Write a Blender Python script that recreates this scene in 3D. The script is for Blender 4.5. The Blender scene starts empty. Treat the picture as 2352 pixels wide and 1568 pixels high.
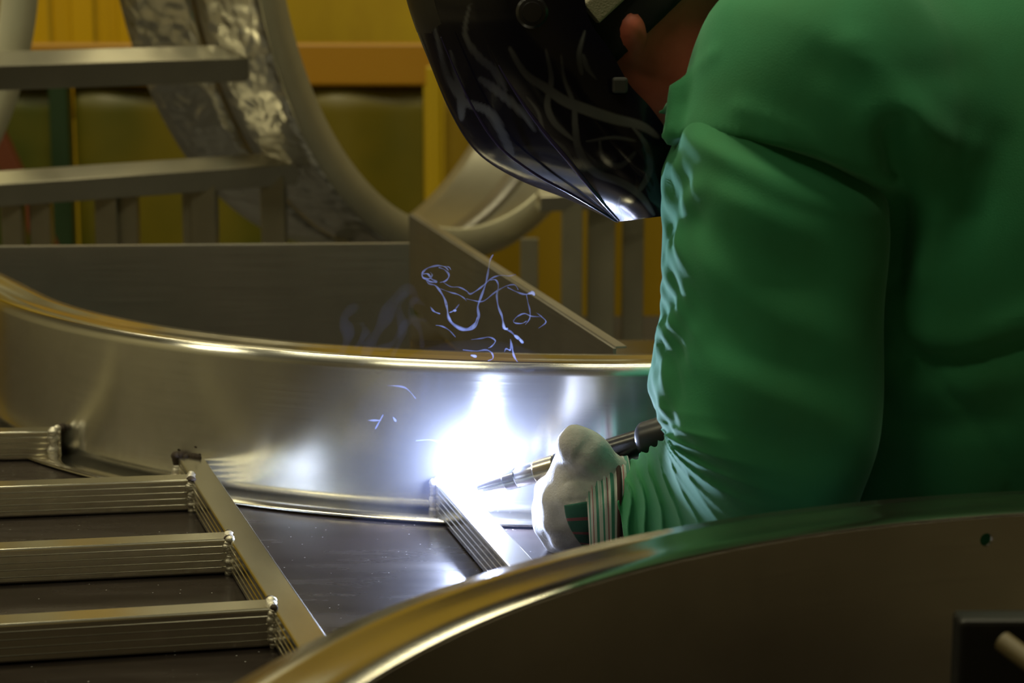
import bpy, bmesh, math, random
import numpy as np
from mathutils import Vector, Matrix
random.seed(4); rng = np.random.default_rng(4)
C = bpy.context.scene.collection
sc = bpy.context.scene

# ------------------------------------------------------------------ camera, light, exposure
CAM_H, PITCH, LENS = 1.30, 10.0, 70.0
cd = bpy.data.cameras.new('camera'); cam = bpy.data.objects.new('camera', cd); C.objects.link(cam)
cam.location = (0, 0, CAM_H); cam.rotation_euler = (math.radians(90 - PITCH), 0, 0)
cd.lens = LENS; cd.sensor_width = 36; cd.clip_start = .02
cd.dof.use_dof = True; cd.dof.focus_distance = 1.72; cd.dof.aperture_fstop = 8.0
sc.camera = cam
sc.view_settings.view_transform = 'Standard'; sc.view_settings.look = 'None'
sc.view_settings.exposure = 0.0; sc.view_settings.gamma = 1.0; sc.view_settings.use_curve_mapping = False
sc.cycles.use_denoising = True
sc.cycles.max_bounces = 8; sc.cycles.transparent_max_bounces = 48; sc.cycles.volume_bounces = 0
sc.cycles.sample_clamp_indirect = 6.0
w = bpy.data.worlds.new('world'); sc.world = w; w.use_nodes = True
w.node_tree.nodes['Background'].inputs[0].default_value = (.9, .85, .7, 1)
w.node_tree.nodes['Background'].inputs[1].default_value = .02

def area(name, loc, tgt, size, sizey, power, col):
    l = bpy.data.lights.new(name, 'AREA'); l.shape = 'RECTANGLE'; l.size = size; l.size_y = sizey
    l.energy = power; l.color = col
    o = bpy.data.objects.new(name, l); C.objects.link(o); o.location = loc
    o.rotation_euler = (Vector(tgt) - Vector(loc)).to_track_quat('-Z', 'Y').to_euler()
    return o
WARM = (1.0, .92, .58)
area('ceiling_or_fill_light', (.7, -.6, 4.3), (.7, -.6, 0), 1.4, .35, 1.5, WARM)  # fill light added on the camera side to lift the jacket front
area('ceiling_or_fill_light', (-1.8, -.4, 4.3), (-1.8, -.4, 0), 1.4, .35, 26, WARM)  # another added fill in front, raising the ambient on the metal
area('ceiling_or_fill_light', (-4.3, 1.6, 4.3), (-4.3, 1.6, 0), 1.4, .35, 46, WARM)  # added to light the floor and left wall that the band reflects
area('ceiling_or_fill_light', (.65, 1.6, 4.3), (.65, 1.6, 0), 1.4, .35, 40, WARM)
area('ceiling_or_fill_light', (-1.3, 2.6, 4.3), (-1.3, 2.6, 0), 1.4, .35, 60, WARM)
area('ceiling_or_fill_light', (-2.2, 5.2, 4.3), (-2.2, 5.2, 0), 1.4, .35, 27, WARM)
area('ceiling_or_fill_light', (1.2, 5.2, 4.3), (1.2, 5.2, 0), 1.4, .35, 31, WARM)

F = 2352 * LENS / 36.0
cp, sp = math.cos(math.radians(PITCH)), math.sin(math.radians(PITCH))
def ray(px, py):
    a = (px - 1176) / F; b = -(py - 784) / F
    return np.array([a, cp + b * sp, -sp + b * cp])
def at(px, py, Y):                       # point of the photo at world depth Y
    d = ray(px, py); return np.array([0, 0, CAM_H]) + d * (Y / d[1])
def atz(px, py, Z):                      # point of the photo on the level Z
    d = ray(px, py); return np.array([0, 0, CAM_H]) + d * ((Z - CAM_H) / d[2])
def proj(P):
    P = np.asarray(P, float) - np.array([0, 0, CAM_H]); d = P[..., 1] * cp - P[..., 2] * sp; u = P[..., 1] * sp + P[..., 2] * cp
    return np.stack([1176 + F * P[..., 0] / d, 784 - F * u / d], -1)

# ------------------------------------------------------------------ materials
def mat(name, base, rough=.5, metal=0., **kw):
    m = bpy.data.materials.new(name); m.use_nodes = True
    b = m.node_tree.nodes['Principled BSDF']
    b.inputs['Base Color'].default_value = (*base, 1); b.inputs['Roughness'].default_value = rough
    b.inputs['Metallic'].default_value = metal
    for k, v in kw.items():
        b.inputs[k.replace('_', ' ')].default_value = v
    return m
def N(m, t, **kw):
    n = m.node_tree.nodes.new(t)
    for k, v in kw.items(): setattr(n, k, v)
    return n
def L(m, a, b): m.node_tree.links.new(a, b)
def bsdf(m): return m.node_tree.nodes['Principled BSDF']
def noise_fac(m, scale, detail=4, vec='Object', stretch=(1, 1, 1), rough=.6):
    tc = N(m, 'ShaderNodeTexCoord'); mp = N(m, 'ShaderNodeMapping'); mp.inputs['Scale'].default_value = stretch
    n = N(m, 'ShaderNodeTexNoise'); n.inputs['Scale'].default_value = scale; n.inputs['Detail'].default_value = detail
    n.inputs['Roughness'].default_value = rough
    L(m, tc.outputs[vec], mp.inputs[0]); L(m, mp.outputs[0], n.inputs['Vector']); return n.outputs['Fac']
def ramp(m, fac, stops):
    r = N(m, 'ShaderNodeValToRGB'); e = r.color_ramp.elements
    while len(e) < len(stops): e.new(.5)
    for el, (p, c) in zip(e, stops): el.position = p; el.color = (*c, 1)
    L(m, fac, r.inputs[0]); return r.outputs[0]
def rng_map(m, fac, a, b, lo=0., hi=1.):
    r = N(m, 'ShaderNodeMapRange'); r.inputs[1].default_value = lo; r.inputs[2].default_value = hi
    r.inputs[3].default_value = a; r.inputs[4].default_value = b; L(m, fac, r.inputs[0]); return r.outputs[0]
def bump(m, fac, strength, dist=.002):
    b = N(m, 'ShaderNodeBump'); b.inputs['Strength'].default_value = strength; b.inputs['Distance'].default_value = dist
    L(m, fac, b.inputs['Height']); L(m, b.outputs[0], bsdf(m).inputs['Normal']); return b

def brushed(name, base, rough, aniso, scratch, dents=0., stretch=(2, 320, 1)):
    m = mat(name, base, rough, 1.0)
    b = bsdf(m); b.inputs['Anisotropic'].default_value = aniso; b.inputs['Anisotropic Rotation'].default_value = .25
    t = N(m, 'ShaderNodeTangent', direction_type='UV_MAP'); L(m, t.outputs[0], b.inputs['Tangent'])
    f = noise_fac(m, 3, 5, 'UV', stretch)
    if scratch: L(m, rng_map(m, f, rough * .88, rough * 1.15, .3, .7), b.inputs['Roughness'])
    bp = bump(m, f, scratch, .0006)
    if dents:
        g = noise_fac(m, 14, 2, 'UV', (1, 1, 1)); b2 = N(m, 'ShaderNodeBump'); b2.inputs['Strength'].default_value = dents
        b2.inputs['Distance'].default_value = .006 if dents < .5 else .022; L(m, g, b2.inputs['Height']); L(m, b2.outputs[0], bp.inputs['Normal'])
    c = noise_fac(m, 6, 3, 'UV', (1, 1, 1))
    L(m, ramp(m, c, [(.3, tuple(x * .82 for x in base)), (.7, base)]), b.inputs['Base Color'])
    return m
M = {}
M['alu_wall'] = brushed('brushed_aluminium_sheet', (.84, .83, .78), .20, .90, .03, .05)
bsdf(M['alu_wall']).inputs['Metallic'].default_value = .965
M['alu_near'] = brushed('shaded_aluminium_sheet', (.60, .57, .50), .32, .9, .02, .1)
M['alu_rim'] = brushed('rolled_aluminium_rim', (.84, .80, .70), .17, .3, .05)
M['alu_tube'] = brushed('extruded_aluminium_tube', (.82, .79, .68), .20, .4, .0, 0, (.3, 300, 1))
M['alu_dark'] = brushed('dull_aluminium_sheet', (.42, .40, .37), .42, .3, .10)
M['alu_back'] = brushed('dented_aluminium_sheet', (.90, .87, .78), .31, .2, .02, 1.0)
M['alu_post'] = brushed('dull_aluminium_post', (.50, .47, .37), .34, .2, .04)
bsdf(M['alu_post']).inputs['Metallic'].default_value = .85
M['alu_ring_rim'] = brushed('satin_ring_rim', (.72, .69, .52), .5, .2, .03); bsdf(M['alu_ring_rim']).inputs['Metallic'].default_value = .7
M['bead'] = mat('weld_bead_metal', (.56, .53, .46), .50, 1.0); bump(M['bead'], noise_fac(M['bead'], 600, 3), .6, .001)
M['soot'] = mat('weld_soot', (.035, .022, .014), .8, .2)
m = M['table'] = mat('dark_steel_table', (.05, .04, .038), .25, .5)
f = noise_fac(m, 3.2, 6, 'Object', (1, 5, 1)); L(m, rng_map(m, f, .17, .32, .3, .7), bsdf(m).inputs['Roughness'])
v = N(m, 'ShaderNodeTexVoronoi'); v.inputs['Scale'].default_value = 120; tcn = N(m, 'ShaderNodeTexCoord'); L(m, tcn.outputs['Object'], v.inputs['Vector'])
vr = ramp(m, v.outputs['Distance'], [(.06, (1, 1, 1)), (.10, (0, 0, 0))])
vm = N(m, 'ShaderNodeMath', operation='GREATER_THAN'); L(m, v.outputs['Color'], vm.inputs[0]); vm.inputs[1].default_value = .62
vx = N(m, 'ShaderNodeMath', operation='MULTIPLY'); L(m, vr, vx.inputs[0]); L(m, vm.outputs[0], vx.inputs[1])
mx = N(m, 'ShaderNodeMix', data_type='RGBA'); L(m, vx.outputs[0], mx.inputs[0])
L(m, ramp(m, f, [(.35, (.026, .020, .019)), (.7, (.055, .044, .040))]), mx.inputs[6]); mx.inputs[7].default_value = (.6, .6, .6, 1)
L(m, mx.outputs[2], bsdf(m).inputs['Base Color'])
M['black_steel'] = mat('black_steel', (.012, .012, .012), .45, .3)
M['clip'] = mat('grey_plastic_clip', (.035, .037, .037), .5)
M['legs'] = mat('table_leg_paint', (.04, .04, .045), .5)
m = M['yellow_wall'] = mat('yellow_painted_wall', (.50, .34, .006), .55)
f = noise_fac(m, 1.3, 4, 'Object', (3, 1, 1)); L(m, ramp(m, f, [(.3, (.40, .25, .001)), (.7, (.54, .37, .002))]), bsdf(m).inputs['Base Color'])
M['dark_wall'] = mat('dark_workshop_wall', (.17, .125, .06), .8)
M['left_wall'] = mat('pale_left_wall', (.42, .38, .25), .8)
M['pale_wall'] = mat('pale_workshop_wall', (.24, .20, .12), .8)
m = M['floor'] = mat('concrete_floor', (.30, .27, .21), .6); L(m, ramp(m, noise_fac(m, 2, 6), [(.3, (.16, .14, .10)), (.7, (.26, .23, .17))]), bsdf(m).inputs['Base Color'])
M['ceiling'] = mat('ceiling_paint', (.10, .085, .05), .8)
m = M['olive'] = mat('olive_welding_curtain', (.055, .058, .004), .42)
L(m, ramp(m, noise_fac(m, 1.6, 3), [(.38, (.055, .070, .004)), (.62, (.17, .13, .004))]), bsdf(m).inputs['Base Color'])
M['amber_brown'] = mat('amber_brown_curtain', (.30, .19, .004), .45)
M['amber'] = mat('amber_curtain_strip', (.62, .36, .006), .3)
M['orange'] = mat('orange_painted_steel', (.42, .20, .005), .45)
M['post_yellow'] = mat('yellow_painted_post', (.50, .33, .004), .45)
M['red'] = mat('red_painted_steel', (.13, .03, .008), .5)
M['post_green'] = mat('dark_green_post', (.012, .035, .008), .5)

m = M['green'] = mat('green_cotton', (.022, .19, .05), .85, 0, Sheen_Weight=.35, Sheen_Roughness=.4)
bsdf(m).inputs['Sheen Tint'].default_value = (.45, 1, .72, 1)
f = noise_fac(m, 9, 4); L(m, ramp(m, f, [(.3, (.022, .175, .062)), (.7, (.023, .225, .092))]), bsdf(m).inputs['Base Color'])
f2 = noise_fac(m, 900, 2); bump(m, f2, .25, .0008)
m = M['helmet'] = mat('glossy_black_helmet_with_flames', (.006, .006, .012), .13, 0, Specular_IOR_Level=.30)
a = N(m, 'ShaderNodeAttribute', attribute_name='graphic_mask')
mx = N(m, 'ShaderNodeMix', data_type='RGBA'); L(m, a.outputs['Fac'], mx.inputs[0]); mx.inputs[6].default_value = (.004, .004, .009, 1); mx.inputs[7].default_value = (.085, .088, .09, 1)
L(m, mx.outputs[2], bsdf(m).inputs['Base Color'])
M['ridge'] = mat('violet_black_ridge', (.035, .028, .10), .18, 0, Specular_IOR_Level=.5)
M['black_cloth'] = mat('black_cloth', (.010, .010, .011), .9)
M['black_plastic'] = mat('black_plastic', (.010, .010, .012), .28)
M['strap'] = mat('grey_woven_strap', (.34, .31, .22), .8); bump(M['strap'], noise_fac(M['strap'], 700, 2), .6)
m = M['skin'] = mat('skin', (.5, .13, .08), .55, 0, Subsurface_Weight=.15, Subsurface_Scale=.01)
bsdf(m).inputs['Subsurface Radius'].default_value = (1, .35, .2)
L(m, ramp(m, noise_fac(m, 25, 5), [(.3, (.42, .10, .06)), (.7, (.56, .145, .09))]), bsdf(m).inputs['Base Color'])
m = M['leather'] = mat('cream_suede_leather', (.50, .47, .42), .85, 0, Sheen_Weight=.4)
L(m, ramp(m, noise_fac(m, 60, 5), [(.3, (.36, .345, .35)), (.7, (.52, .50, .50))]), bsdf(m).inputs['Base Color']); bump(m, noise_fac(m, 420, 4), .5, .0012)
def striped(name, cols, scale, vec_axis):
    m = mat(name, (.1, .1, .1), .9, 0, Sheen_Weight=.3)
    tc = N(m, 'ShaderNodeTexCoord'); s = N(m, 'ShaderNodeSeparateXYZ'); L(m, tc.outputs['UV'], s.inputs[0])
    mu = N(m, 'ShaderNodeMath', operation='MULTIPLY'); L(m, s.outputs[vec_axis], mu.inputs[0]); mu.inputs[1].default_value = scale
    fr = N(m, 'ShaderNodeMath', operation='FRACT'); L(m, mu.outputs[0], fr.inputs[0])
    r = N(m, 'ShaderNodeValToRGB'); r.color_ramp.interpolation = 'CONSTANT'; e = r.color_ramp.elements
    while len(e) < len(cols): e.new(.5)
    for el, (p, c) in zip(e, cols): el.position = p; el.color = (*c, 1)
    L(m, fr.outputs[0], r.inputs[0]); L(m, r.outputs[0], bsdf(m).inputs['Base Color'])
    bump(m, noise_fac(m, 800, 2), .4, .0008); return m
M['cuff'] = striped('striped_cuff_cotton', [(0, (.50, .52, .50)), (.22, (.04, .22, .15)), (.36, (.50, .50, .50)), (.55, (.30, .14, .15)), (.64, (.50, .52, .50)), (.80, (.04, .20, .14))], 60, 0)
M['stripe_back'] = striped('green_red_striped_cotton', [(0, (.015, .105, .075)), (.80, (.22, .06, .075))], 62, 1)
M['binding'] = mat('brown_cuff_binding', (.035, .014, .012), .9)
M['chrome'] = mat('polished_steel', (.86, .87, .88), .24, 1.0)
m = M['knurl'] = mat('knurled_steel', (.70, .72, .76), .25, 1.0)
M['brass'] = mat('pale_brass', (.78, .70, .52), .26, 1.0)
M['dull_brass'] = mat('dull_brass', (.10, .075, .03), .55)
M['rubber'] = mat('black_rubber', (.012, .013, .016), .35)
M['denim'] = mat('dark_denim', (.02, .024, .04), .9); M['boot'] = mat('boot_leather', (.03, .018, .01), .6)
m = M['arc'] = bpy.data.materials.new('welding_arc_plasma'); m.use_nodes = True; m.node_tree.nodes.clear()
e = N(m, 'ShaderNodeEmission'); e.inputs[0].default_value = (.56, .67, 1.0, 1); e.inputs[1].default_value = 1300
L(m, e.outputs[0], N(m, 'ShaderNodeOutputMaterial').inputs[0])
def volume(name, col, dens, aniso=.0):
    m = bpy.data.materials.new(name); m.use_nodes = True; m.node_tree.nodes.clear()
    e = N(m, 'ShaderNodeVolumeScatter'); e.inputs['Color'].default_value = (*col, 1); e.inputs['Density'].default_value = dens; e.inputs['Anisotropy'].default_value = aniso
    o = N(m, 'ShaderNodeOutputMaterial'); L(m, e.outputs[0], o.inputs['Volume']); return m
M['haze'] = volume('arc_bloom_haze', (.50, .60, 1.0), .18)
M['smoke'] = volume('smoke_strand', (.34, .43, 1.0), 120)
M['wisp'] = volume('smoke_wisp', (.45, .55, 1.0), .8)

# ------------------------------------------------------------------ object helpers
def link(name, me, material=None, parent=None, smooth=False):
    o = bpy.data.objects.new(name, me); C.objects.link(o)
    if material is not None:
        for mm in (material if isinstance(material, (list, tuple)) else [material]): me.materials.append(mm)
    if smooth: me.polygons.foreach_set('use_smooth', [True] * len(me.polygons))
    if parent is not None: o.parent = parent; o.matrix_parent_inverse = Matrix.Translation(parent.location).inverted()
    return o
def tag(o, label, cat, group=None, kind=None):
    o['label'] = label; o['category'] = cat
    if group: o['group'] = group
    if kind: o['kind'] = kind
    return o
def struct(o): o['kind'] = 'structure'; return o
def empty(name, loc):
    o = bpy.data.objects.new(name, None); C.objects.link(o); o.location = loc; o.empty_display_size = .05; return o
def pydata(name, V, Fc, uv=None):
    me = bpy.data.meshes.new(name); me.from_pydata([tuple(map(float, v)) for v in V], [], [tuple(map(int, f)) for f in Fc]); me.update()
    if uv is not None:
        ul = me.uv_layers.new(name='UVMap'); li = np.zeros(len(me.loops), int); me.loops.foreach_get('vertex_index', li)
        ul.data.foreach_set('uv', np.asarray(uv, float)[li].ravel())
    return me
def fixn(me):
    bm = bmesh.new(); bm.from_mesh(me); bmesh.ops.recalc_face_normals(bm, faces=bm.faces); bm.to_mesh(me); bm.free(); return me
def grid(name, P, wrapv=False, capends=False, uvscale=None, fix=True):
    """P[nu, nv, 3]; uv in metres along u and v (v seam duplicated by an extra column)."""
    P = np.asarray(P, float)
    if wrapv: P = np.concatenate([P, P[:, :1]], 1)
    nu, nv = P.shape[:2]
    du = np.r_[0, np.cumsum(np.linalg.norm(np.diff(P, axis=0), axis=2).mean(1))]
    dv = np.r_[0, np.cumsum(np.linalg.norm(np.diff(P, axis=1), axis=2).mean(0))]
    uv = np.stack(np.meshgrid(du, dv, indexing='ij'), -1).reshape(-1, 2)
    i = np.arange(nu * nv).reshape(nu, nv)
    Fc = np.stack([i[:-1, :-1], i[1:, :-1], i[1:, 1:], i[:-1, 1:]], -1).reshape(-1, 4).tolist()
    if capends:
        Fc.append(list(i[0, :-1] if wrapv else i[0])); Fc.append(list((i[-1, :-1] if wrapv else i[-1])[::-1]))
    me = pydata(name, P.reshape(-1, 3), Fc, uv)
    if wrapv:
        bm = bmesh.new(); bm.from_mesh(me); bmesh.ops.remove_doubles(bm, verts=bm.verts, dist=1e-6)
        if fix: bmesh.ops.recalc_face_normals(bm, faces=bm.faces)
        bm.to_mesh(me); bm.free()
    return me
def solid(o, t, off=-1.0):
    s = o.modifiers.new('thickness', 'SOLIDIFY'); s.thickness = t; s.offset = off; return o
def bevel(o, wd, seg=2):
    b = o.modifiers.new('bevel', 'BEVEL'); b.width = wd; b.segments = seg; b.limit_method = 'ANGLE'; return o
def boxme(name, lo, hi):
    x0, y0, z0 = lo; x1, y1, z1 = hi
    V = [(x0, y0, z0), (x1, y0, z0), (x1, y1, z0), (x0, y1, z0), (x0, y0, z1), (x1, y0, z1), (x1, y1, z1), (x0, y1, z1)]
    Fc = [(0, 3, 2, 1), (4, 5, 6, 7), (0, 1, 5, 4), (1, 2, 6, 5), (2, 3, 7, 6), (3, 0, 4, 7)]
    me = pydata(name, V, Fc); ul = me.uv_layers.new(name='UVMap')
    for p in me.polygons:
        for li, vi in zip(p.loop_indices, p.vertices):
            c = me.vertices[vi].co; n = p.normal
            ul.data[li].uv = (c.x, c.y) if abs(n.z) > .5 else ((c.x, c.z) if abs(n.y) > .5 else (c.y, c.z))
    return me
def tube_profile(wd, h, ribs=True):
    """closed cross-section, fine extrusion grooves on both side faces, w across / h up"""
    r = .0022; pts = []
    def corner(cx, cz, a0):
        for k in range(4):
            a = a0 + k * math.pi / 6; pts.append((cx + r * math.cos(a), cz + r * math.sin(a)))
    def grooves(x, z0, z1, sgn):
        if ribs:
            for k in range(4):
                z = z0 + (z1 - z0) * (k + 1) / 5; d = .0006 if z1 > z0 else -.0006
                pts.extend([(x, z - d * 1.1), (x + sgn * .0007, z), (x, z + d * 1.1)])
    corner(wd / 2 - r, h / 2 - r, 0); corner(-wd / 2 + r, h / 2 - r, math.pi / 2); grooves(-wd / 2, h / 2, -h / 2, -1)
    corner(-wd / 2 + r, -h / 2 + r, math.pi); corner(wd / 2 - r, -h / 2 + r, 1.5 * math.pi); grooves(wd / 2, -h / 2, h / 2, 1)
    return np.array(pts)
def square_tube(name, A, B, wd, h, material, parent, roll=0., ribs=True):
    A = np.array(A, float); B = np.array(B, float); d = (B - A) / np.linalg.norm(B - A)
    up = np.array([0, 0, 1.]) if abs(d[2]) < .9 else np.array([0, 1., 0]); s = np.cross(d, up); s /= np.linalg.norm(s); u = np.cross(s, d)
    c_, s_ = math.cos(roll), math.sin(roll); s, u = c_ * s + s_ * u, -s_ * s + c_ * u
    pr = tube_profile(wd, h, ribs); T = np.linspace(0, 1, 9)
    P = (A + (B - A) * T[:, None])[:, None] + (pr[:, :1] * s + pr[:, 1:] * u)[None]
    return link(name, grid(name, P, wrapv=True, capends=True), material, parent)
def arc_sheet(name, ctr, prof, a0, a1, n, material, parent, thick, off=0., smooth=True):
    """sheet swept round a vertical axis; prof = [(radius, z), ...]"""
    th = np.radians(np.linspace(a0, a1, n)); prof = np.array(prof)
    P = np.stack([ctr[0] + prof[None, :, 0] * np.cos(th)[:, None], ctr[1] + prof[None, :, 0] * np.sin(th)[:, None],
                  np.broadcast_to(prof[None, :, 1], (n, len(prof)))], -1)
    o = link(name, grid(name, P), material, parent, smooth); return solid(o, thick, off)
def catmull(P, n):
    P = np.asarray(P, float); k = len(P); t = np.linspace(0, k - 1, n); i = np.clip(t.astype(int), 0, k - 2); f = (t - i)[:, None]
    p0 = P[np.clip(i - 1, 0, k - 1)]; p1 = P[i]; p2 = P[i + 1]; p3 = P[np.clip(i + 2, 0, k - 1)]
    return .5 * (2 * p1 + (p2 - p0) * f + (2 * p0 - 5 * p1 + 4 * p2 - p3) * f ** 2 + (3 * p1 - p0 - 3 * p2 + p3) * f ** 3)
def pipe_pts(path, rad, m=10):
    path = np.asarray(path, float); rad = np.broadcast_to(rad, (len(path),)); T = np.gradient(path, axis=0); T /= np.linalg.norm(T, axis=1)[:, None] + 1e-12
    ref = np.array([.13, .95, .28]); a = np.cross(T, ref); a /= np.linalg.norm(a, axis=1)[:, None]; b = np.cross(T, a)
    ph = np.linspace(0, 2 * math.pi, m, endpoint=False)
    return path[:, None] + rad[:, None, None] * (np.cos(ph)[None, :, None] * a[:, None] + np.sin(ph)[None, :, None] * b[:, None])
def lathe(name, A, B, prof, material, parent, seg=40, smooth=True):
    """prof = [(t in metres from A towards B, radius)]"""
    A = np.array(A, float); B = np.array(B, float); d = (B - A) / np.linalg.norm(B - A)
    path = np.array([A + d * t for t, r in prof]); r = np.array([max(r, 1e-5) for t, r in prof])
    a = np.cross(d, [0, 0, 1.]); a /= np.linalg.norm(a); b = np.cross(a, d); ph = np.linspace(0, 2 * math.pi, seg, endpoint=False)
    P = path[:, None] + r[:, None, None] * (np.cos(ph)[None, :, None] * a + np.sin(ph)[None, :, None] * b)
    o = link(name, grid(name, P, wrapv=True, capends=True), material, parent, False)
    if smooth:
        o.data.polygons.foreach_set('use_smooth', [True] * len(o.data.polygons))
        e = o.modifiers.new('edges', 'EDGE_SPLIT'); e.split_angle = math.radians(35)
    return o
def lumps(name, pts, rad, material, parent, dark=()):
    """weld bead: a row of fused, flattened puddles in one mesh"""
    bm = bmesh.new()
    for k, p in enumerate(pts):
        r = rad * random.uniform(.8, 1.25); n0 = len(bm.faces)
        j = Vector([random.uniform(-.12, .12) * rad for _ in range(3)])
        bmesh.ops.create_icosphere(bm, subdivisions=2, radius=r, matrix=Matrix.Translation(Vector(p) + j) @ Matrix.Rotation(random.uniform(0, 3), 4, 'Z') @ Matrix.Diagonal((random.uniform(.8, 1.2), random.uniform(.8, 1.2), random.uniform(.7, 1.0), 1)))
        if k in dark:
            bm.faces.ensure_lookup_table()
            for f in bm.faces[n0:]: f.material_index = 1
    me = bpy.data.meshes.new(name); bm.to_mesh(me); bm.free()
    return link(name, me, [material, M['soot']], parent, True)

# --- organic bodies: distance field on a grid, meshed with surface nets
def cap(p, a, b, ra, rb=None):
    rb = ra if rb is None else rb; a = np.asarray(a, np.float32); b = np.asarray(b, np.float32); ab = b - a
    t = np.clip(((p - a) @ ab) / max(float(ab @ ab), 1e-9), 0, 1)
    return np.linalg.norm(p - (a + t[..., None] * ab), axis=-1) - (ra + (rb - ra) * t)
def ell(p, c, r):
    q = (p - np.asarray(c, np.float32)) / np.asarray(r, np.float32); return (np.linalg.norm(q, axis=-1) - 1) * min(r)
def smin(a, b, k):
    h = np.clip(.5 + .5 * (b - a) / k, 0, 1); return b + (a - b) * h - k * h * (1 - h)
def nets(f, lo, hi, res):
    n = [int(math.ceil((h - l) / res)) + 1 for l, h in zip(lo, hi)]
    ax = [np.float32(l) + np.float32(res) * np.arange(k, dtype=np.float32) for l, k in zip(lo, n)]
    D = np.empty(n, np.float32)
    for i in range(0, n[0], 24):
        D[i:i + 24] = f(np.stack(np.meshgrid(ax[0][i:i + 24], ax[1], ax[2], indexing='ij'), -1))
    S = D < 0; cs = [k - 1 for k in n]; cnt = np.zeros(cs, np.int32); acc = np.zeros(cs + [3], np.float32)
    sl = lambda o: tuple(slice(o[k], o[k] + cs[k]) for k in range(3))
    for axis in range(3):
        others = [k for k in range(3) if k != axis]
        for u in (0, 1):
            for v in (0, 1):
                o0 = [0, 0, 0]; o0[others[0]] = u; o0[others[1]] = v; o1 = list(o0); o1[axis] = 1
                a, b = D[sl(o0)], D[sl(o1)]; x = S[sl(o0)] != S[sl(o1)]; t = np.where(x, a / np.where(x, a - b, 1), 0)
                cnt += x
                for k in range(3): acc[..., k] += np.where(x, (t if k == axis else o0[k]), 0)
    act = cnt > 0; idx = -np.ones(cs, np.int64); idx[act] = np.arange(act.sum()); g = np.argwhere(act)
    V = (g + acc[act] / cnt[act][:, None]) * res + np.array(lo); Q = []
    for axis in range(3):
        o1, o2 = [(1, 2), (2, 0), (0, 1)][axis]
        a = [slice(1, -1)] * 3; a[axis] = slice(0, -1); b = list(a); b[axis] = slice(1, None)
        s0, s1 = S[tuple(a)], S[tuple(b)]; e = np.argwhere(s0 != s1); fl = s0[tuple(e.T)]
        e = e + np.array([0 if k == axis else 1 for k in range(3)])
        def cell(d1, d2):
            q = e.copy(); q[:, o1] -= d1; q[:, o2] -= d2; return idx[tuple(q.T)]
        q = np.stack([cell(1, 1), cell(0, 1), cell(0, 0), cell(1, 0)], -1); q[~fl] = q[~fl][:, ::-1]; Q.append(q)
    Q = np.concatenate(Q); Q = Q[(Q >= 0).all(1)]; return V, Q
def vnormals(me):
    n = np.zeros(len(me.vertices) * 3, np.float32); me.vertices.foreach_get('normal', n); return n.reshape(-1, 3)
def coords(me):
    n = np.zeros(len(me.vertices) * 3, np.float32); me.vertices.foreach_get('co', n); return n.reshape(-1, 3)
def segdist(P, poly):
    poly = np.asarray(poly, float); d = np.full(len(P), 1e9)
    for a, b in zip(poly[:-1], poly[1:]):
        ab = b - a; t = np.clip(((P - a) @ ab) / (ab @ ab + 1e-9), 0, 1); d = np.minimum(d, np.linalg.norm(P - (a + t[:, None] * ab), axis=1))
    return d

# ------------------------------------------------------------------ the setting
struct(link('floor', boxme('floor', (-6, -3, -.05), (6, 7, 0)), M['floor']))
struct(link('wall_back', boxme('wall_back', (-6, 7, 0), (6, 7.1, 5)), M['yellow_wall']))
struct(link('wall_left', boxme('wall_left', (-6.1, -3, 0), (-6, 7, 5)), M['left_wall']))
struct(link('wall_right', boxme('wall_right', (6, -3, 0), (6.1, 7, 5)), M['dark_wall']))
struct(link('wall_front', boxme('wall_front', (-6, -3.1, 0), (6, -3, 5)), M['pale_wall']))
struct(link('ceiling', boxme('ceiling', (-6, -3, 5), (6, 7, 5.1)), M['ceiling']))

# welding screen far behind: orange rail, yellow post, olive curtains
def bx(name, x0, x1, y0, y1, z0, z1, m_, parent, bv=0.):
    o = link(name, boxme(name, (x0, y0, z0), (x1, y1, z1)), m_, parent)
    if bv: bevel(o, bv)
    return o
YS = 5.5
scr = tag(empty('welding_screen', (-.2, YS, 0)), 'orange and yellow framed welding screen with olive curtains behind the standing ring', 'screen')
def zx(px, py, Y=YS): p = at(px, py, Y); return p[0], p[2]
bx('top_rail', -2.0, zx(1010, 0)[0], YS - .03, YS + .03, zx(0, 196)[1], zx(0, 98)[1], M['orange'], scr, .008)
for a, b in ((978, 1012), (1560, 1596)):
    bx('post', zx(a, 0)[0], zx(b, 0)[0], YS - .035, YS + .035, 0, zx(0, 150)[1], M['post_yellow'], scr, .006)
bx('post', zx(108, 0)[0], zx(152, 0)[0], YS - .035, YS + .035, 0, zx(0, 190)[1], M['post_green'], scr, .006)
bx('top_rail', zx(1010, 0)[0], zx(1596, 0)[0], YS - .03, YS + .03, zx(0, 196)[1], zx(0, 150)[1], M['orange'], scr, .008)
def drape(name, x0, x1, y, z0, z1, amp, per, m_, parent, n=160):
    X = np.linspace(x0, x1, n); Z = np.linspace(z0, z1, 12)
    P = np.stack([np.broadcast_to(X[:, None], (n, 12)), y + amp * np.sin(X[:, None] * 2 * math.pi / per + Z[None] * 1.2) * (1.2 - .5 * (Z[None] - z0) / (z1 - z0)), np.broadcast_to(Z[None], (n, 12))], -1)
    return solid(link(name, grid(name, P), m_, parent, True), .002)
for k, (a, b) in enumerate(((-300, 108), (152, 978), (1012, 1560))):
    drape('curtain', zx(a, 0)[0] + .01, zx(b, 0)[0] - .01, YS + .01, .12, zx(0, 190)[1], .018, .33, M['amber_brown'] if k == 2 else M['olive'], scr)
st = tag(empty('strip_curtain', (zx(200, 0, 6.3)[0], 6.3, 0)), 'amber plastic strip curtain hanging against the yellow wall', 'curtain')
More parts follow.
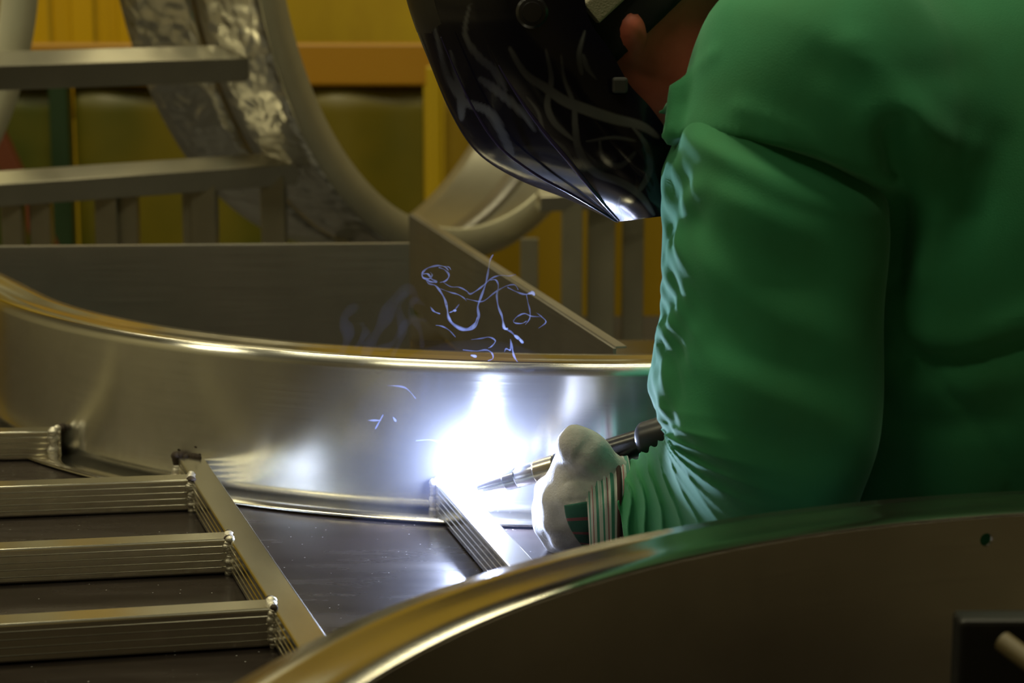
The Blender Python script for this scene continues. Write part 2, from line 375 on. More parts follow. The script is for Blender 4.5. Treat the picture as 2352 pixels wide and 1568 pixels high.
link('hanging_rail', boxme('hanging_rail', (zx(40, 0, 6.3)[0], 6.27, 2.2), (zx(430, 0, 6.3)[0], 6.33, 2.26)), M['orange'], st)
for k in range(7):
    a = 60 + k * 52
    drape('strip', zx(a, 0, 6.3)[0], zx(a + 48, 0, 6.3)[0], 6.3 + .02 * (k % 2), .9, 2.2, .010, .25, M['amber'], st, 30)
br = tag(empty('diagonal_brace', at(60, 380, 5.9)), 'red diagonal steel brace leaning behind the olive curtain edge', 'brace')
square_tube('brace_tube', at(-60, 200, 5.3), (at(330, 480, 5.3)[0], 5.3, .0), .05, .05, M['red'], br, ribs=False)
bx('foot_plate', at(330, 480, 5.3)[0] - .1, at(330, 480, 5.3)[0] + .1, 5.2, 5.4, 0, .012, M['red'], br)

# ------------------------------------------------------------------ welding table
TZ, HB = .80, .15
tb = tag(empty('work_table', (-.5, 1.6, 0)), 'dark steel welding table under the aluminium frame', 'table')
bevel(link('tabletop', boxme('tabletop', (-1.5, .12, TZ - .03), (.42, 2.85, TZ)), M['table'], tb), .003)
for x in (-1.4, .32):
    for y in (.25, 2.72): link('leg', boxme('leg', (x - .04, y - .04, 0), (x + .04, y + .04, TZ - .03)), M['legs'], tb)

# ------------------------------------------------------------------ the frame being welded
CM, RM = (.10, 2.645), .79
fr = tag(empty('aluminium_letter_frame', (CM[0], CM[1] - RM, TZ)), 'polished aluminium frame with curved wall and square tubes being welded on the table', 'frame')
A0, A1 = 208, 300
def frame_sheet(name, prof, n, material, parent, thick):
    """profile swept along the frame's outline: a straight run that passes into a wide arc"""
    a0 = math.radians(A0); tg = np.array([math.sin(a0), -math.cos(a0)]); prof = np.array(prof); st = []
    for t_ in np.linspace(.36, 0, 40, endpoint=False): st.append((np.array(CM) + tg * t_, np.array([math.cos(a0), math.sin(a0)])))
    for a_ in np.radians(np.linspace(A0, A1, n)): st.append((np.array(CM), np.array([math.cos(a_), math.sin(a_)])))
    P = np.array([[(*(o_ + r_ * q_[0]), q_[1]) for q_ in prof] for o_, r_ in st])
    return solid(link(name, grid(name, P), material, parent, True), thick, 0)
wall = frame_sheet('curved_wall', [(RM, TZ + z) for z in np.linspace(.003, HB, 14)], 200, M['alu_wall'], fr, .003)
prof = [(RM + .0004, TZ + HB - .002), (RM + .0002, TZ + HB), (RM - .0014, TZ + HB + .0008), (RM - .02, TZ + HB + .0005), (RM - .036, TZ + HB - .001), (RM - .042, TZ + HB + .001), (RM - .056, TZ + HB), (RM - .058, TZ + HB - .004)]
frame_sheet('top_flange', prof, 220, M['alu_rim'], wall, .0015)
frame_sheet('bottom_flange', [(RM - .002, TZ + .0035), (RM + .040, TZ + .0035), (RM + .0415, TZ + .002)], 200, M['alu_rim'], wall, .002)
# straight walls behind it
def sheet(name, A, B, z0, z1, m_, parent, t=.003, lip=0.):
    A, B = np.array(A, float), np.array(B, float); T = np.linspace(0, 1, 12); Z = np.linspace(z0, z1, 6)
    P = np.array([[(*(A + (B - A) * t_), z) for z in Z] for t_ in T]); o = solid(link(name, grid(name, P), m_, parent), t, 0)
    if lip:
        d = (B - A) / np.linalg.norm(B - A); n = np.array([-d[1], d[0]])
        P = np.array([[(*(A + (B - A) * t_ + n * q), z1 + .001) for q in (-.001, lip)] for t_ in T]); solid(link('top_flange', grid('top_flange', P), M['alu_dark'], o), .002, 0)
    return o
p0, p1 = atz(-420, 573, TZ + HB), atz(940, 562, TZ + HB)
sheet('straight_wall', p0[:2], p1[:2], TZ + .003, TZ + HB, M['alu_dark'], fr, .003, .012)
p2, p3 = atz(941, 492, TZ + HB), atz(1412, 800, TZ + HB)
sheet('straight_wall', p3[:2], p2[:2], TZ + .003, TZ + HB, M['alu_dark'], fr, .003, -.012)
# square tubes
TW, TH = .026, .031
ZT = TZ + .001 + TH
zc = TZ + .001 + TH / 2
CF, RF = (.465, .725), .595
def end_on_wall(P, d, ctr, R, outside=True):
    """walk from P along d (xy) to the circle"""
    P = np.array(P[:2]) - np.array(ctr); d = np.array(d[:2]); d /= np.linalg.norm(d); b = P @ d; c_ = P @ P - R * R; s = math.sqrt(b * b - c_); t = -b - s if outside else -b + s
    return P + d * t + np.array(ctr)
def long_tube(pa, pb):
    a, b = atz(*pa, ZT), atz(*pb, ZT); d = (b - a)[:2]; d /= np.linalg.norm(d)
    e0 = end_on_wall(b, -d, CM, RM + .0015, True)                # at the far wall
    e1 = end_on_wall(a, d, CF, RF + .004, True)                  # at the near curved band
    o = square_tube('long_tube', (*e0, zc), (*e1, zc), TW, TH, M['alu_tube'], fr); return o, e0, e1, d
ta, ea0, ea1, da = long_tube((525, 1180), (720, 1475))
tb2, eb0, eb1, db = long_tube((1050, 1130), (1195, 1290))
def ring_bead(parent, c, side, h, dark=(), n=9, rad=.0026, top=True):
    s = np.array([*side, 0.]); pts = []
    for k in range(n): pts.append(c + s * (-TW / 2 - .001) + np.array([0, 0, -h / 2 + h * k / (n - 1)]))
    for k in range(1, n): pts.append(c + s * (-TW / 2 + TW * k / (n - 1)) + np.array([0, 0, h / 2 + .0005]))
    for k in range(1, n): pts.append(c + s * (TW / 2 + .001) + np.array([0, 0, h / 2 - h * k / (n - 1)]))
    return lumps('weld_bead', pts, rad, M['bead'], parent, dark)
def side_of(d): return np.array([d[1], -d[0]]) * -1   # points to the tube's +x side
ring_bead(ta, np.array([*ea0, zc]), (1, -.25), TH, dark=tuple(range(6, 22)), rad=.0055)
ring_bead(tb2, np.array([*eb0, zc]), (1, -.1), TH, rad=.0048)
bm = bmesh.new()                         # burnt smudges on the wall above the first long tube
for k in range(70):
    a_ = random.choice((-1, 1)); ox = (a_ * .016 if a_ < 0 else .012) + random.gauss(0, .0045); oz = TH + abs(random.gauss(.004, .004)) - (.006 if random.random() < .3 else 0)
    th_ = math.atan2(ea0[1] - CM[1], ea0[0] - CM[0]) + ox / RM
    bmesh.ops.create_icosphere(bm, subdivisions=2, radius=random.uniform(.0014, .0048), matrix=Matrix.Translation((CM[0] + (RM + .001) * math.cos(th_), CM[1] + (RM + .001) * math.sin(th_), TZ + oz)) @ Matrix.Rotation(th_, 4, 'Z') @ Matrix.Diagonal((.12, 1.2, .7, 1)))
me = bpy.data.meshes.new('soot_mark'); bm.to_mesh(me); bm.free(); link('soot_mark', me, M['soot'], wall, True)
# rungs from the open side to the first long tube
def rung(pl, pr, dark):
    a, b = atz(*pl, ZT), atz(*pr, ZT); d = (b - a)[:2]; d /= np.linalg.norm(d); nrm = np.array([-d[1], d[0]])
    a2 = a[:2] + nrm * TW / 2; q = ea0 - a2; M2 = np.array([[d[0], -da[0]], [d[1], -da[1]]]); t = np.linalg.solve(M2, q)[0] - TW / 2 / abs(d @ np.array([da[1], -da[0]]))
    e = a2 + d * t; s0 = a2 - d * .42
    o = square_tube('rung_tube', (*s0, zc), (*e, zc), TW, TH, M['alu_tube'], fr)
    pts = []; c = np.array([*(e + d * .001), zc])
    for k in range(15): pts.append(c + np.array([*(-nrm * (TW / 2 - .0002) + d * .001 * math.sin(k)), -TH / 2 + TH * k / 14]))
    for k in range(1, 9): pts.append(c + np.array([*(nrm * (TW * k / 8 - TW / 2)), TH / 2 - .001]))
    lumps('weld_bead', pts, .0038, M['bead'], o, dark); return o
rung((0, 1118), (425, 1102), (14, 15, 21))
rung((0, 1262), (520, 1238), (15, 21, 22))
rung((0, 1434), (620, 1397), (14, 21, 22))
a, b = atz(0, 993, ZT), atz(150, 990, ZT); d = (b - a)[:2]; d /= np.linalg.norm(d); nrm = np.array([-d[1], d[0]])
e = end_on_wall(a[:2] + nrm * TW / 2, d, CM, RM + .002, True)
o = square_tube('rung_tube', (*(a[:2] + nrm * TW / 2 - d * .35), zc), (*(e - d * .004), zc), TW, TH, M['alu_tube'], fr)
pts = [np.array([*(e - nrm * (TW / 2) - d * .012), zc - TH / 2 + TH * k / 9]) for k in range(10)] + [np.array([*(e + nrm * (k / 5 - .6) * TW - d * (.012 - .012 * k / 6)), zc + TH / 2]) for k in range(7)]
lumps('weld_bead', pts, .0050, M['bead'], o, (13, 14, 15, 16))

# ------------------------------------------------------------------ near curved band
nb = tag(empty('curved_aluminium_band', (CF[0] - RF, CF[1], TZ)), 'curved aluminium band with wide flat rim closest to the camera', 'band')
hp = atz(2263, 1238, .9); 
# where the hole's ray meets the wall
rd = ray(2263, 1238); t = 1.2
for _ in range(40):
    q = np.array([0, 0, CAM_H]) + rd * t; t += (RF - math.hypot(q[0] - CF[0], q[1] - CF[1])) * .5
hth = math.atan2(q[1] - CF[1], q[0] - CF[0]); hz = q[2]; hr = .0046; hs = .008
thl = sorted(list(np.radians(np.linspace(62, 262, 200)))); thl = [x for x in thl if abs(x - hth) > hs / RF * 1.3] + [hth - hs / RF, hth + hs / RF]; thl.sort(); thl = np.array(thl)
zl = np.array([TZ + .001, .85, hz - hs, hz + hs, TZ + HB])
V, Fc, uv = [], [], []
for x in thl:
    for z in zl: V.append((CF[0] + RF * math.cos(x), CF[1] + RF * math.sin(x), z)); uv.append((x * RF, z))
nz = len(zl); kh = int(np.argmin(abs(thl - (hth - hs / RF))))
for i in range(len(thl) - 1):
    for j in range(nz - 1):
        if i == kh and j == 2: continue
        Fc.append((i * nz + j, (i + 1) * nz + j, (i + 1) * nz + j + 1, i * nz + j + 1))
sq = []; nseg = 32; base = len(V)
for k in range(nseg):
    a = 2 * math.pi * k / nseg; cx, cz = math.cos(a), math.sin(a); mq = max(abs(cx), abs(cz))
    for rr, (ux, uz) in ((0, (cx / mq * hs, cz / mq * hs)), (1, (cx * hr, cz * hr))):
        x = hth + ux / RF; V.append((CF[0] + RF * math.cos(x), CF[1] + RF * math.sin(x), hz + uz)); uv.append((x * RF, hz + uz))
for k in range(nseg):
    k2 = (k + 1) % nseg; Fc.append((base + 2 * k, base + 2 * k + 1, base + 2 * k2 + 1, base + 2 * k2))
me = pydata('wall_sheet', V, Fc, uv); fixn(me)
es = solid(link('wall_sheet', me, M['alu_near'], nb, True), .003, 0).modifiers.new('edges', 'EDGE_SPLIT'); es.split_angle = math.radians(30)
arc_sheet('rim_flange', CF, [(RF - .0006, TZ + HB - .003), (RF - .0006, TZ + HB - .0004), (RF + .0008, TZ + HB + .0008), (RF + .02, TZ + HB), (RF + .036, TZ + HB - .0012), (RF + .044, TZ + HB + .0003), (RF + .060, TZ + HB), (RF + .062, TZ + HB - .004)], 62, 262, 320, M['alu_rim'], nb, .0015, 0)
arc_sheet('bottom_flange', CF, [(RF, TZ + .002), (RF - .04, TZ + .002)], 62, 262, 200, M['alu_rim'], nb, .002, 0)

# black clamp block inside the near band
xb = at(2206, 1425, 1.10); zt = at(2206, 1425, 1.10)[2]
cb = tag(empty('clamp_block', (xb[0], 1.10, TZ)), 'black steel clamp block in front of the near curved band', 'clamp')
bevel(link('block_body', boxme('block_body', (xb[0], 1.10, TZ), (xb[0] + .14, 1.122, zt)), M['black_steel'], cb), .003)
r0, r1 = at(2300, 1470, 1.085), at(2400, 1545, 1.06)
lathe('clamp_rod', r0, r1, [(0, .001), (.001, .006), (.10, .006), (.101, .001)], M['dull_brass'], cb)

# ------------------------------------------------------------------ low trestle and the standing ring letter behind
lb = tag(empty('low_trestle', (-.3, 3.5, 0)), 'low dark trestle carrying the standing ring letter', 'trestle')
bx('trestle_top', -1.7, .9, 3.0, 4.6, .51, .55, M['legs'], lb, .004)
for x in (-1.5, .8):
    for y in (3.1, 4.5): bx('leg', x - .04, x + .04, y - .04, y + .04, 0, .51, M['legs'], lb)
rl = tag(empty('standing_ring_letter', (-.04, 3.2, .55)), 'large aluminium ring letter standing upright on posts behind the table', 'letter')
def ring_frame(Cc, a, b):
    n = np.array([-math.sin(a) * math.cos(b), math.cos(a) * math.cos(b), math.sin(b)]); e1 = np.cross(n, [0, 0, 1.]); e1 /= np.linalg.norm(e1); return np.array(Cc), n, e1, np.cross(e1, n)
def ring_sheet(name, fr_, prof, m_, parent, t0=0, t1=360, n=200, thick=.003):
    Cc, nn, e1, e2 = fr_; th = np.radians(np.linspace(t0, t1, n)); prof = np.array(prof)
    P = Cc + prof[None, :, 1, None] * nn + prof[None, :, 0, None] * (np.cos(th)[:, None, None] * e1 + np.sin(th)[:, None, None] * e2)
    return solid(link(name, grid(name, P), m_, parent, True), thick, 0)
KB = 1.22                                # the ring letter stands this much further back than a first estimate, and is as much larger
def back(p): return np.array([0, 0, CAM_H]) + (np.asarray(p, float) - np.array([0, 0, CAM_H])) * KB
R1 = ring_frame(back((-.041, 3.2, 1.478)), 1.045, .034); RR = .556 * KB; WO = RR + .05 * KB
for u0, u1 in ((0.0, .112), (.122, .25)):
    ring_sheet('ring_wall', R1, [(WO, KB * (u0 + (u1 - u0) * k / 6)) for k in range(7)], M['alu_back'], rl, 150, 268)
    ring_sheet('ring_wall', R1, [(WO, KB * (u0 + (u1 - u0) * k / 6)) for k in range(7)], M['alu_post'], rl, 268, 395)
ring_sheet('joint_strip', R1, [(WO - .008, .100 * KB), (WO - .008, .135 * KB)], M['alu_dark'], rl, 150, 395)
ring_sheet('ring_rim', R1, [(WO + .001, .004), (WO, -.001), (RR + .03, -.001), (RR + .002, -.001), (RR, .004)], M['alu_ring_rim'], rl, 150, 395)
R2 = ring_frame(back((-1.157, 2.50, 1.37)), .60, .0); RL = .60 * KB
ring_sheet('ring_wall', R2, [(RL, .25 * KB * k / 8) for k in range(9)], M['alu_back'], rl, -80, 80)
ring_sheet('ring_rim', R2, [(RL + .001, .004), (RL, -.001), (RL - .025, -.001), (RL - .048 * KB, -.001), (RL - .05 * KB, .004)], M['alu_ring_rim'], rl, -80, 80)
def on_ring(px, py):                     # point of the ring's outer face seen at this place of the photo
    Cc, nn, e1, e2 = R1; t_ = np.radians(np.linspace(150, 300, 601))[:, None]; u_ = np.linspace(0, .25 * KB, 80)[None, :]
    G = Cc + u_[..., None] * nn + WO * (np.cos(t_)[..., None] * e1 + np.sin(t_)[..., None] * e2); q = proj(G) - np.array([px, py]); k = np.unravel_index(np.argmin((q ** 2).sum(-1)), q.shape[:2]); return G[k]
q1 = on_ring(545, 145); q2 = on_ring(662, 388)
square_tube('cross_tube', at(-160, 168, q1[1] - .25), q1 + np.array([.01, .01, 0]), .046, .046, M['alu_post'], rl, -.5, False)
square_tube('cross_tube', at(-260, 452, q2[1] - .30), q2 + np.array([.01, .01, 0]), .044, .044, M['alu_post'], rl, -.45, False)
square_tube('cross_tube', at(1236, 462, 3.3 * KB), at(1640, 445, 3.38 * KB), .034, .034, M['alu_post'], rl, -.3, False)
def post(a, b, ytop, Y):
    q0, q1_ = at(a, ytop, Y), at(b, ytop, Y); x = (q0[0] + q1_[0]) / 2; wd = q1_[0] - q0[0]
    square_tube('post', (x, Y, .55), (x, Y, q0[2]), wd, wd, M['alu_post'], rl, 0, False)
yr = lambda px: q2[1] - .30 * (662 - px) / 922 + .02
for a, b, yt in ((5, 52, 440), (70, 117, 437), (220, 270, 430), (274, 316, 428), (418, 440, 418), (441, 497, 416), (600, 655, 402)): post(a, b, yt, yr(a))
for a, b, yt, Y in ((770, 802, 500, 3.06), (1195, 1236, 548, 3.3), (1290, 1338, 462, 3.32), (1350, 1412, 462, 3.36), (1430, 1479, 458, 3.4)): post(a, b, yt, Y * KB)

# ------------------------------------------------------------------ the arc
AP = at(1085, 1098, 1.838)
V, Q = nets(lambda p: smin(ell(p, AP, (.011, .009, .010)), ell(p, AP + np.array([-.001, 0, .014]), (.006, .005, .020)), .012), AP - .05, AP + .06, .0025)
arc = tag(link('welding_arc', pydata('welding_arc', V, Q), M['arc'], None, True), 'blinding white welding arc at the torch tip', 'arc')

V, Q = nets(lambda p: ell(p, AP + np.array([.004, -.012, .016]), (.13, .06, .12)), AP - .16, AP + .16, .008)
tag(link('arc_bloom_haze', pydata('arc_bloom_haze', V, Q), M['haze'], None, True), 'pale blue haze volume added for the bloom around the welding arc', 'haze', kind='stuff')  # added scatter volume; gives the arc its lens-like bloom

# ------------------------------------------------------------------ torch
T0, T1 = at(1108, 1119, 1.815), at(1530, 1000, 1.735)
tl = np.linalg.norm(T1 - T0); to = tag(empty('welding_torch', T0), 'welding torch with polished nozzle and black handle held in the glove', 'torch')
def tpx(px):                             # distance along the torch axis at which it passes this photo column
    s = np.linspace(-.1, 1.3, 1401); P = T0 + (T1 - T0) * s[:, None]; return s[np.argmin(abs(proj(P)[:, 0] - px))] * tl
def lt(name, pr, m_, parent=to): return lathe(name, T0, T1, [(tpx(x), r) for x, r in pr], m_, parent)
lt('nozzle', [(1100, .0042), (1104, .0050), (1130, .0066), (1162, .0083), (1163, .0083)], M['chrome'])
k = []
lt('knurled_ring', [(1162, .0085), (1164, .0094), (1190, .0098), (1192, .0090)], M['knurl'])
lt('gas_cup', [(1191, .0092), (1193, .0098), (1232, .0104), (1234, .0104)], M['chrome'])
col = lt('brass_collar', [(1234, .0106), (1236, .0114), (1262, .0116), (1279, .0116), (1281, .0108)], M['brass'])
cax = T0 + (T1 - T0) / tl * tpx(1258); nrm = np.array([.12, -1, .18]); nrm /= np.linalg.norm(nrm)
lathe('port_hole', cax + nrm * .0105, cax + nrm * .0122, [(0, .0026), (.0015, .0026), (.0016, .0001)], M['rubber'], col, 20)
lt('neck_seal', [(1280, .0095), (1282, .0118), (1296, .0122), (1300, .010)], M['rubber'])
lt('handle', [(1297, .0095), (1310, .0105), (1400, .0118), (1478, .0125), (1479, .0125)], M['black_plastic'])
lt('rear_grip', [(1476, .0150), (1482, .0172), (1490, .0178), (1560, .0185), (1640, .0185), (1644, .012)], M['rubber'])
HE = T0 + (T1 - T0) / tl * tpx(1640)
cable = catmull([HE, HE + np.array([.10, -.01, -.02]), HE + np.array([.20, .0, -.05]), HE + np.array([.275, .02, -.16]), HE + np.array([.29, .03, -.50]), HE + np.array([.30, .03, -.86])], 60)
link('cable', grid('cable', pipe_pts(cable, .009, 12), True, True), M['rubber'], to, True)

# ------------------------------------------------------------------ the welder
YB, YH = 1.72, 1.665                     # trunk plane, head plane (the head leans towards the near shoulder)
hip = at(2700, 900, YB); feet = (hip[0] + .12, YB, 0)
Hc = at(1395, 10, YH); neck0 = at(1490, 80, YH); neck1 = at(1800, 230, YB)
A_, M_ = at(2020, 330, YB), at(2280, 480, YB)
SH, EL, WR = at(1830, 330, 1.54), at(1800, 1130, 1.52), at(1440, 1170, 1.718)
SH2, EL2, WR2 = at(1950, 300, 1.93), at(1960, 640, 2.02), at(1840, 778, 1.885)
def body_f(p):
    d = cap(p, Hc, Hc + np.array([-.015, 0, -.02]), .088, .085)                     # skull
    d = smin(d, cap(p, at(1385, 75, YH), at(1350, 195, YH), .066, .048), .03)         # jaw and chin
    d = smin(d, cap(p, at(1255, 95, YH), at(1245, 150, YH), .012, .018), .02)         # nose
    d = smin(d, cap(p, at(1300, 190, YH), at(1300, 192, YH), .03), .02)               # mouth
    d = smin(d, cap(p, neck0, neck1, .060, .068), .03)
    d = smin(d, cap(p, at(1460, 130, YH - .02), at(1530, 210, YH - .02), .045, .05), .03)
    for s in (-1, 1):                                                                # ears
        e = smin(cap(p, at(1452, 116, YH + s * .080), at(1443, 70, YH + s * .086), .008, .011), cap(p, at(1462, 88, YH + s * .088), at(1452, 50, YH + s * .09), .008, .009), .006)
        d = smin(d, e, .006)
    t = smin(cap(p, A_, M_, .12, .16), cap(p, M_, hip, .16, .13), .05); d = smin(d, t, .06)
    for s_, e_, w_ in ((SH, EL, WR), (SH2, EL2, WR2)):
        d = smin(d, smin(cap(p, s_, e_, .050, .038), cap(p, e_, w_, .038, .022), .02), .05)
    d = smin(d, cap(p, WR2, WR2 + np.array([-.03, -.005, -.002]), .027, .027), .02)
    for s in (-1, 1):
        h = hip + np.array([.02, s * .09, -.03]); k_ = np.array([hip[0] + .02, YB + s * .11, .50]); f_ = np.array([hip[0] + .12, YB + s * .12, .08])
        d = smin(d, smin(cap(p, h, k_, .085, .058), cap(p, k_, f_, .056, .036), .03), .04)
        d = smin(d, cap(p, f_ + np.array([.02, 0, -.045]), f_ + np.array([-.17, 0, -.055]), .034, .024), .02)
    return d
V, Q = nets(body_f, (-.03, 1.40, 0.0), (.95, 2.15, 1.46), .007)
person = link('person', pydata('person', V, Q), M['skin'], None, True)
tag(person, 'person in green jacket and black helmet bending over the welding', 'person')
def legs_f(p):
    d = cap(p, hip + np.array([-.03, 0, .03]), hip + np.array([.03, 0, -.03]), .175, .17)
    for s in (-1, 1):
        h = hip + np.array([.02, s * .09, -.03]); k_ = np.array([hip[0] + .02, YB + s * .11, .50]); f_ = np.array([hip[0] + .12, YB + s * .12, .10])
        d = smin(d, smin(cap(p, h, k_, .105, .078), cap(p, k_, f_, .078, .062), .03), .04)
    return d
V, Q = nets(legs_f, (hip[0] - .25, 1.45, .04), (hip[0] + .35, 2.0, 1.2), .012); link('trousers', pydata('trousers', V, Q), M['denim'], person, True)
for s in (-1, 1):
    f_ = np.array([hip[0] + .12, YB + s * .12, .10])
    bo = lambda p: np.maximum(smin(cap(p, f_ + np.array([0, 0, .06]), f_ + np.array([.01, 0, -.04]), .055, .055), cap(p, f_ + np.array([.02, 0, -.045]), f_ + np.array([-.19, 0, -.055]), .052, .045), .04), .002 - p[..., 2])
    V, Q = nets(bo, f_ - np.array([.3, .1, .12]), f_ + np.array([.15, .1, .15]), .008); link('boot', pydata('boot', V, Q), M['boot'], person, True)

# jacket: trunk, yoke over the near shoulder, collar
s1, s2, s3 = at(1556, 322, 1.535), at(2034, 474, 1.535), at(1760, 318, 1.44)
pn = np.cross(s2 - s1, s3 - s1); pn /= np.linalg.norm(pn); pn *= -np.sign(pn[2])          # points down
yc = at(1795, 400, 1.535); yu = at(1905, 235, 1.555)
def jacket_f(p):
    t = cap(p, A_, M_, .185, .225); t = smin(t, cap(p, M_, hip + np.array([.02, 0, .02]), .225, .20), .05)
    t = smin(t, cap(p, at(2130, 700, 1.65), at(2235, 960, 1.63), .12, .125), .08); t = smin(t, cap(p, at(2235, 960, 1.63), at(2040, 1075, 1.60), .12, .07), .05)
    t = smin(t, cap(p, at(2190, 320, 1.68), at(2250, 600, 1.68), .155, .165), .09)
    y = smin(cap(p, yc, yu, .0850, .108), cap(p, yu, at(2120, 250, 1.66), .108, .15), .03)
    y = np.maximum(y, (p - s1.astype(np.float32)) @ pn.astype(np.float32))
    y = smin(y, cap(p, at(1556, 205, 1.55), at(1540, 312, 1.535), .008, .0072), .012); y = smin(y, cap(p, at(1534, 250, 1.56), at(1512, 262, 1.565), .006, .003), .008)
    t = smin(t, y, .035)
    t = smin(t, cap(p, at(1960, 260, 1.90), at(2000, 300, 1.9), .11), .05)
    for a_, b_, r0_, r1_ in ((SH2, EL2, .085, .072), (EL2, WR2 + np.array([.03, 0, .01]), .072, .055)): t = smin(t, cap(p, a_, b_, r0_, r1_), .03)
    return t
V, Q = nets(jacket_f, (.0, 1.38, .70), (.86, 2.16, 1.46), .0055)
me = pydata('jacket', V, Q); co = coords(me); nn = vnormals(me); px = proj(co); near = np.clip(-nn[:, 1] * 1.5, 0, 1)
disp = np.zeros(len(co))
def fold(poly, wd, amp):
    global disp
    d_ = segdist(px, catmull(poly, 30)); disp += amp * np.exp(-(d_ / wd) ** 2) * near
fold([(2052, 300), (2070, 400), (2062, 520), (2055, 640)], 34, -.016); fold([(2110, 300), (2150, 400), (2150, 470)], 45, .002)
fold([(2000, 280), (2080, 270), (2160, 320)], 40, .005); fold([(2230, 340), (2180, 430), (2140, 540), (2120, 640)], 32, .003); fold([(2300, 320), (2240, 450), (2190, 560)], 36, -.002)
fold([(2060, 740), (2130, 840), (2220, 960), (2310, 1080), (2330, 1160)], 10, -.004); fold([(2080, 820), (2200, 835), (2352, 790)], 30, -.007); fold([(2090, 770), (2220, 780), (2380, 730)], 40, .006)
fold([(2080, 900), (2200, 890), (2400, 850)], 36, .004); fold([(2050, 960), (2160, 990), (2300, 970)], 30, -.004); fold([(1960, 120), (2060, 230), (2080, 300)], 50, .004)
fold([(1700, 250), (1780, 280), (1880, 330), (1960, 400)], 22, .003); fold([(1900, 150), (2050, 180), (2200, 160)], 50, -.003); fold([(1640, 120), (1560, 190), (1540, 300)], 14, .003)
def wob(c, f, ph): return np.sin(c[:, 0] * f + ph) * np.sin(c[:, 2] * f * .8 + 1.7 * ph) * np.sin(c[:, 1] * f * .6 + 2.3 * ph)
disp += .004 * wob(co, 22, .4) + .0025 * wob(co, 47, 1.3)
co = co + nn * disp[:, None]; me.vertices.foreach_set('co', co.ravel().astype(np.float32)); me.update()
jacket = link('jacket', me, M['green'], person, True)
sm = jacket.modifiers.new('smooth', 'SMOOTH'); sm.iterations = 3; sm.factor = .4

# near sleeve: rings from the armhole seam down to the elbow, then fanned round the inner elbow to the cuff
st_ = [((1640, 190), (1990, 350), 1.545, .066), ((1575, 270), (2020, 420), 1.54, .078), ((1554, 322), (2031, 474), 1.535, .0915), ((1530, 400), (2030, 520), 1.53, .094),
       ((1530, 490), (2028, 580), 1.525, .088), ((1522, 570), (2026, 650), 1.52, .086), ((1524, 660), (2025, 740), 1.515, .085), ((1519, 740), (2022, 830), 1.51, .084), ((1508, 820), (2016, 920), 1.505, .083),
       ((1495, 905), (2004, 1010), 1.505, .083), ((1508, 965), (1975, 1110), 1.505, .083), ((1530, 1002), (1930, 1230), 1.52, .083), ((1534, 1015), (1800, 1330), 1.56, .080), ((1520, 1030), (1690, 1350), 1.605, .074),
       ((1498, 1045), (1610, 1340), 1.645, .066), ((1470, 1062), (1545, 1330), 1.675, .059), ((1442, 1082), (1490, 1320), 1.698, .053), ((1414, 1110), (1440, 1310), 1.715, .050)]
K = 260; I3 = catmull([at(*s[0], s[2]) for s in st_], K); O3 = catmull([at(*s[1], s[2]) for s in st_], K); hd = catmull([[s[3]] for s in st_], K)[:, 0]
S = np.linspace(0, len(st_) - 1, K); NM = 150; ph = np.linspace(0, 2 * math.pi, NM, endpoint=False)
cs, sn = np.cos(ph), np.sin(ph); e_ = 2 / 2.6; cu, su = np.sign(cs) * abs(cs) ** e_, np.sign(sn) * abs(sn) ** e_
cen = (I3 + O3) / 2; ax_u = (I3 - O3) / 2
P = cen[:, None] + cu[None, :, None] * ax_u[:, None] + su[None, :, None] * np.array([0, -1., 0]) * hd[:, None, None]
sh = np.clip(cu, 0, 1)[None, :] * (1 / (1 + np.exp((S - 10.8) * 2.5)))[:, None] * (1 / (1 + np.exp(-(S - 2.2) * 5)))[:, None]
P[..., 0] -= sh * (.15 * (P[..., 1] - cen[:, None, 1]) - .003)
out = P - cen[:, None]; out /= np.linalg.norm(out, axis=2)[..., None]
s2d = S[:, None] + 0 * ph[None]; p2d = ph[None] + 0 * S[:, None]
fan = 1 / (1 + np.exp(-(s2d - 12.2) * 2.2)); nearm = .5 + .5 * np.sin(p2d)
cusp = lambda x: 1 - np.abs(np.sin(math.pi * x)) ** .7
skew = s2d + .25 * np.sin(p2d * 2 + .6) + .12 * np.sin(p2d * 5 + s2d)
amp_in = (.25 + .65 * (.5 + .5 * np.cos(p2d - .7))) * (1 - .8 * np.exp(-((np.angle(np.exp(1j * p2d))) / .45) ** 2))
D = fan * .0105 * cusp(skew * 1.15 + .1) * amp_in
arm = 1 / (1 + np.exp((s2d - 11.5) * 2.5)) * (1 / (1 + np.exp(-(s2d - 2.6) * 6)))
D += arm * (.0020 * np.sin(s2d * 1.3 + 2.2 * p2d) * np.sin(p2d * 1.7 + .5) + .0024 * np.sin(s2d * 2.9 - 2.5 * p2d + 1) * np.exp(-((p2d - 1.2) / .9) ** 2))
inner = np.exp(-((np.angle(np.exp(1j * (p2d - .12)))) / .42) ** 2)                       # crumples along the lit inside edge
D += arm * inner * (.0022 * np.sin(11 * p2d + 1.6 * np.sin(s2d * 1.9) + s2d * .8) + .0015 * np.sin(s2d * 3.7 + 5 * p2d + np.sin(s2d * 1.7)) + .0009 * np.sin(s2d * 7.1 - 17 * p2d + 2 * np.sin(s2d * .9)))
crook = np.exp(-((s2d - 11.2) / 1.4) ** 2) * np.exp(-((np.angle(np.exp(1j * (p2d - .55)))) / .7) ** 2)
D += crook * .008 * cusp(s2d * 1.6 + p2d * .9)
P = P + out * D[..., None]
sl = link('sleeve', grid('sleeve', P, wrapv=True), M['green'], jacket, True); solid(sl, .0016, -1)
